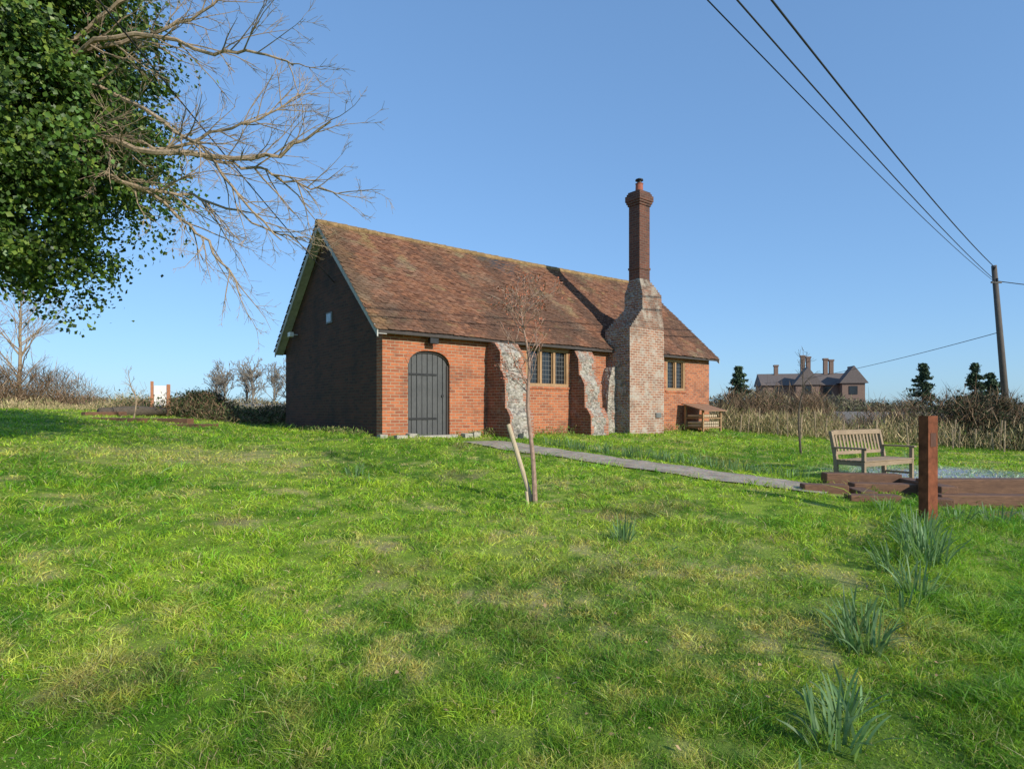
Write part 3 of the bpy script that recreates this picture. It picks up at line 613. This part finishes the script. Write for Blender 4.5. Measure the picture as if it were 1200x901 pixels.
# ------------------------------------------------------------------ bench
BN=empty('garden_bench',(5.88,11.15,0),math.radians(30)); bz=min(gz(6.0,11.4),gz(6.8,11.8)); BN.location.z=bz-.02
L=1.6;b=B()
for x in (0,L-.06):
    b.box(x,x+.06,-.52,-.46,0,.62)
    b.prism([(-.03,0),(.04,0),(.06,.45),(.15,.93),(.09,.93),(-.01,.45)],'x',x,x+.06)
    b.box(x+.012,x+.048,-.46,-.0,.33,.40); b.box(x+.012,x+.048,-.46,-.0,.12,.16)
b.make('legs',M_benchw,BN,bevel=.005)
b=B()
for x in (-.015,L-.065): b.box(x,x+.08,-.56,.07,.62,.65)
b.make('arms',M_benchw,BN,bevel=.008)
b=B()
for k in range(6): b.box(.0,L,-.53+k*.088,-.53+k*.088+.072,.402,.424)
b.box(.06,L-.06,-.515,-.49,.32,.40); b.make('seat',M_benchw,BN,bevel=.004)
b=B(); b.add([(.06,.08,.86),(L-.06,.08,.86),(L-.06,.125,.86),(.06,.125,.86),(.06,.09,.945),(L-.06,.09,.945),(L-.06,.135,.945),(.06,.135,.945)],BF)
b.add([(.06,.02,.50),(L-.06,.02,.50),(L-.06,.05,.50),(.06,.05,.50),(.06,.03,.56),(L-.06,.03,.56),(L-.06,.06,.56),(.06,.06,.56)],BF)
for k in range(13):
    x=.12+k*.109; b.add([(x,.035,.56),(x+.05,.035,.56),(x+.05,.052,.56),(x,.052,.56),(x,.095,.86),(x+.05,.095,.86),(x+.05,.112,.86),(x,.112,.86)],BF)
b.make('backrest',M_benchw,BN,bevel=.003)

# ------------------------------------------------------------------ sleepers: stepped rows down to the right
def sleeperset(name,items):
    e=empty(name)
    for k,(x,y,ln,a_,zt,hh) in enumerate(items):
        g_=zt if zt is not None else gz(x,y)+hh
        B().box(-ln/2,ln/2,-.12,.12,-hh-.25,0).make('sleeper_%d'%k,M_sleeper,e,bevel=.015,loc=(x,y,g_),rot=(0,R.uniform(-.012,.012),math.radians(a_)))
g5=gz(5,9.5)
sleeperset('sleeper_wall',[(4.85,9.55,.65,-8,g5+.13,.16),(5.25,8.95,.7,-6,g5+.05,.12),(5.85,10.3,1.2,-5,g5+.22,.22),(5.9,9.75,1.0,-5,g5+.12,.15),
 (5.35,9.4,.6,80,g5+.07,.12),(6.45,9.6,1.3,84,g5+.16,.2),(7.45,9.5,2.2,-4,g5+.22,.30),(7.35,8.85,2.4,-3,g5+.06,.25),(7.5,8.2,2.3,-5,g5-.10,.3),(9.7,9.3,2.4,-8,g5+.22,.4),(6.2,9.0,.9,70,g5+.03,.2),(9.7,8.6,2.2,-6,g5+.06,.3),(9.8,8.0,2.2,-7,g5-.10,.3)])
sleeperset('sleeper_edging',[(-11.4,17.4,2.4,-14,None,.07),(-9.2,17.0,2.2,-8,None,.06),(-10.6,18.6,2.3,-20,None,.09),(-12.6,19.0,1.2,60,None,.12)])

px_,py_=5.15,7.6; pz_=gz(px_,py_); e=empty('steel_marker_post',(px_,py_,pz_),math.radians(28))
b=B(); b.box(-.105,.105,-.055,-.047,-.1,1.33).box(-.105,-.097,-.047,.06,-.1,1.33).box(.097,.105,-.047,.06,-.1,1.30).box(-.097,.097,.045,.053,-.1,1.28); b.make('folded_plates',M_rust,e,bevel=.002)
B().prism([(-.047,1.24),(.045,1.24),(.045,1.27),(-.047,1.31)],'x',-.096,.096).make('cap',M_rust,e)
B().box(-.06,.06,-.059,-.056,.95,1.12).make('plate',plain('etched_plate',(.12,.05,.03),.5,.4),e)
e=empty('information_sign',(-12.6,22,gz(-12.6,22)),math.radians(30)); B().box(-.30,-.20,-.05,.05,-.1,1.2).box(.20,.32,-.05,.05,-.1,1.1).make('posts',plain('sign_post',(.36,.15,.07),.8),e); B().box(-.19,.19,-.045,-.015,.30,1.05).make('panel',M_white,e,bevel=.01)
e=empty('fallen_log',(0,0,0)); zz=gz(-12.2,19.9)+.12; B().tube([(-12.9,19.2,zz),(-12.3,20.2,zz+.05),(-12.0,21.2,zz+.02)],[.16,.18,.14],10).make('log',M_barkd,e,smooth=True)

e=empty('stake_row'); b=B()
for k in range(40):
    u=k/39; x=8.8+u*12+R.uniform(-.3,.3); y=23.6-u*4.5+R.uniform(-.6,.6); g_=gz(x,y); lx=R.uniform(-.08,.08); b.tube([(x,y,g_-.1),(x+lx,y,g_+R.uniform(.6,1.05))],[.026,.024],6)
b.make('stakes',M_bark,e)

# ------------------------------------------------------------------ daffodil clumps
def daff(x,y,n,h,sp,seed):
    rn=np.random.default_rng(seed); th=rn.random(n)*6.283; rr=np.sqrt(rn.random(n))*sp; bx=x+rr*np.cos(th); by=y+rr*np.sin(th); bz_=gza(bx,by)-.01
    t2=th+rn.normal(0,.7,n); ln=np.abs(rn.normal(.28,.16,n)); d=norm(np.stack([np.cos(t2)*ln,np.sin(t2)*ln,np.ones(n)],1)); L_=h*rn.uniform(.6,1.15,n)
    out=np.stack([np.cos(t2),np.sin(t2),np.zeros(n)],1); drp=rn.uniform(0,.6,n)**1.5; W_=rn.uniform(.012,.020,n); s=norm(np.cross(d,out+np.array([0,0,.01]))+rn.normal(0,.4,(n,3))); vs=[]; K=6
    base=np.stack([bx,by,bz_],1)
    for k in range(K):
        u=k/(K-1); cpt=base+d*(L_*u)[:,None]+out*(L_*drp*u*u*.9)[:,None]-np.array([0,0,1.])*(L_*drp*u**2.5*.7)[:,None]; w=W_*(1-.15*u-.75*max(0,u-.75)*4*.8); w=np.maximum(w,.002)[:,None]
        vs+= [cpt-s*w/2,cpt+s*w/2]
    v=np.stack(vs,1).reshape(-1,3); tt=[]
    for k in range(K-1): tt+=[[2*k,2*k+1,2*k+3],[2*k,2*k+3,2*k+2]]
    T=(np.array(tt)[None]+(np.arange(n)*2*K)[:,None,None]).reshape(-1,3); c=np.array([.17,.28,.12])*rn.uniform(.6,1.4,(n,1)); npmesh('daffodil_clump',v,T,np.repeat(c,2*K,0),M_grass)
DL=[(2.28,4.0,50,.31,.13),(2.45,4.35,36,.30,.11),(1.55,2.95,46,.27,.14),(1.75,3.2,22,.24,.1),(3.35,5.1,46,.31,.14),(3.55,5.75,32,.31,.13),(4.0,5.95,64,.40,.18),(4.3,6.5,64,.40,.18),(4.15,6.2,40,.36,.15),(4.6,6.9,46,.34,.16),(4.85,7.25,30,.3,.15),
(1.17,6.5,36,.29,.10),(1.6,6.2,6,.12,.06),(-2.55,10,28,.27,.13),(-2.2,9.6,8,.18,.1),(5.6,7.7,34,.26,.16),(6.1,7.75,30,.26,.15),(6.6,7.7,26,.25,.15),(5.0,8.3,20,.24,.14),(1.1,2.4,14,.2,.1),(3.0,4.7,16,.2,.1)]
for k,(x,y,n,h,sp) in enumerate(DL): daff(x,y,n,h,sp,100+k)
for k in range(24):
    u=k/23; x=.9+u*4.2+R.uniform(-.12,.12); y=14.3-u*3.35+R.uniform(-.1,.25); daff(x,y,24,R.uniform(.2,.32),.15,200+k)
for k in range(5): daff(8.3+k*.6,16+R.uniform(-.5,.5),12,.22,.1,300+k)

# ------------------------------------------------------------------ light, sky, camera
sun=Vector((.70*.906,-.714*.906,.4226)).normalized()
ld=bpy.data.lights.new('sun','SUN'); ld.energy=5.0; ld.angle=math.radians(.5); ld.color=(1,.94,.82); lo=bpy.data.objects.new('sun',ld); COL.objects.link(lo); lo.rotation_euler=sun.to_track_quat('Z','Y').to_euler(); lo.location=(20,-20,30)
w=bpy.data.worlds.new('World'); scene.world=w; w.use_nodes=True; nt=w.node_tree; bg=nt.nodes['Background']; sk=nt.nodes.new('ShaderNodeTexSky'); sk.sky_type='NISHITA'; sk.sun_disc=False
sk.sun_elevation=math.radians(25); sk.sun_rotation=math.atan2(.70,-.714); sk.air_density=1.0; sk.dust_density=.3; sk.ozone_density=2.5
gm=N(nt,'ShaderNodeGamma'); gm.inputs[1].default_value=.52; nt.links.new(sk.outputs[0],gm.inputs[0])
mm=N(nt,'ShaderNodeMix',data_type='RGBA',blend_type='MULTIPLY'); mm.inputs[0].default_value=1; nt.links.new(gm.outputs[0],mm.inputs[6]); mm.inputs[7].default_value=(1.22,1.84,2.62,1)
nt.links.new(mm.outputs[2],bg.inputs[0]); bg.inputs[1].default_value=.145
cd=bpy.data.cameras.new('camera'); co=bpy.data.objects.new('camera',cd); COL.objects.link(co); co.location=(0,0,1.6); co.rotation_euler=(math.pi/2,0,0)
cd.sensor_width=36; cd.lens=21.6; cd.shift_y=.0246; cd.clip_start=.05; cd.clip_end=6000; scene.camera=co
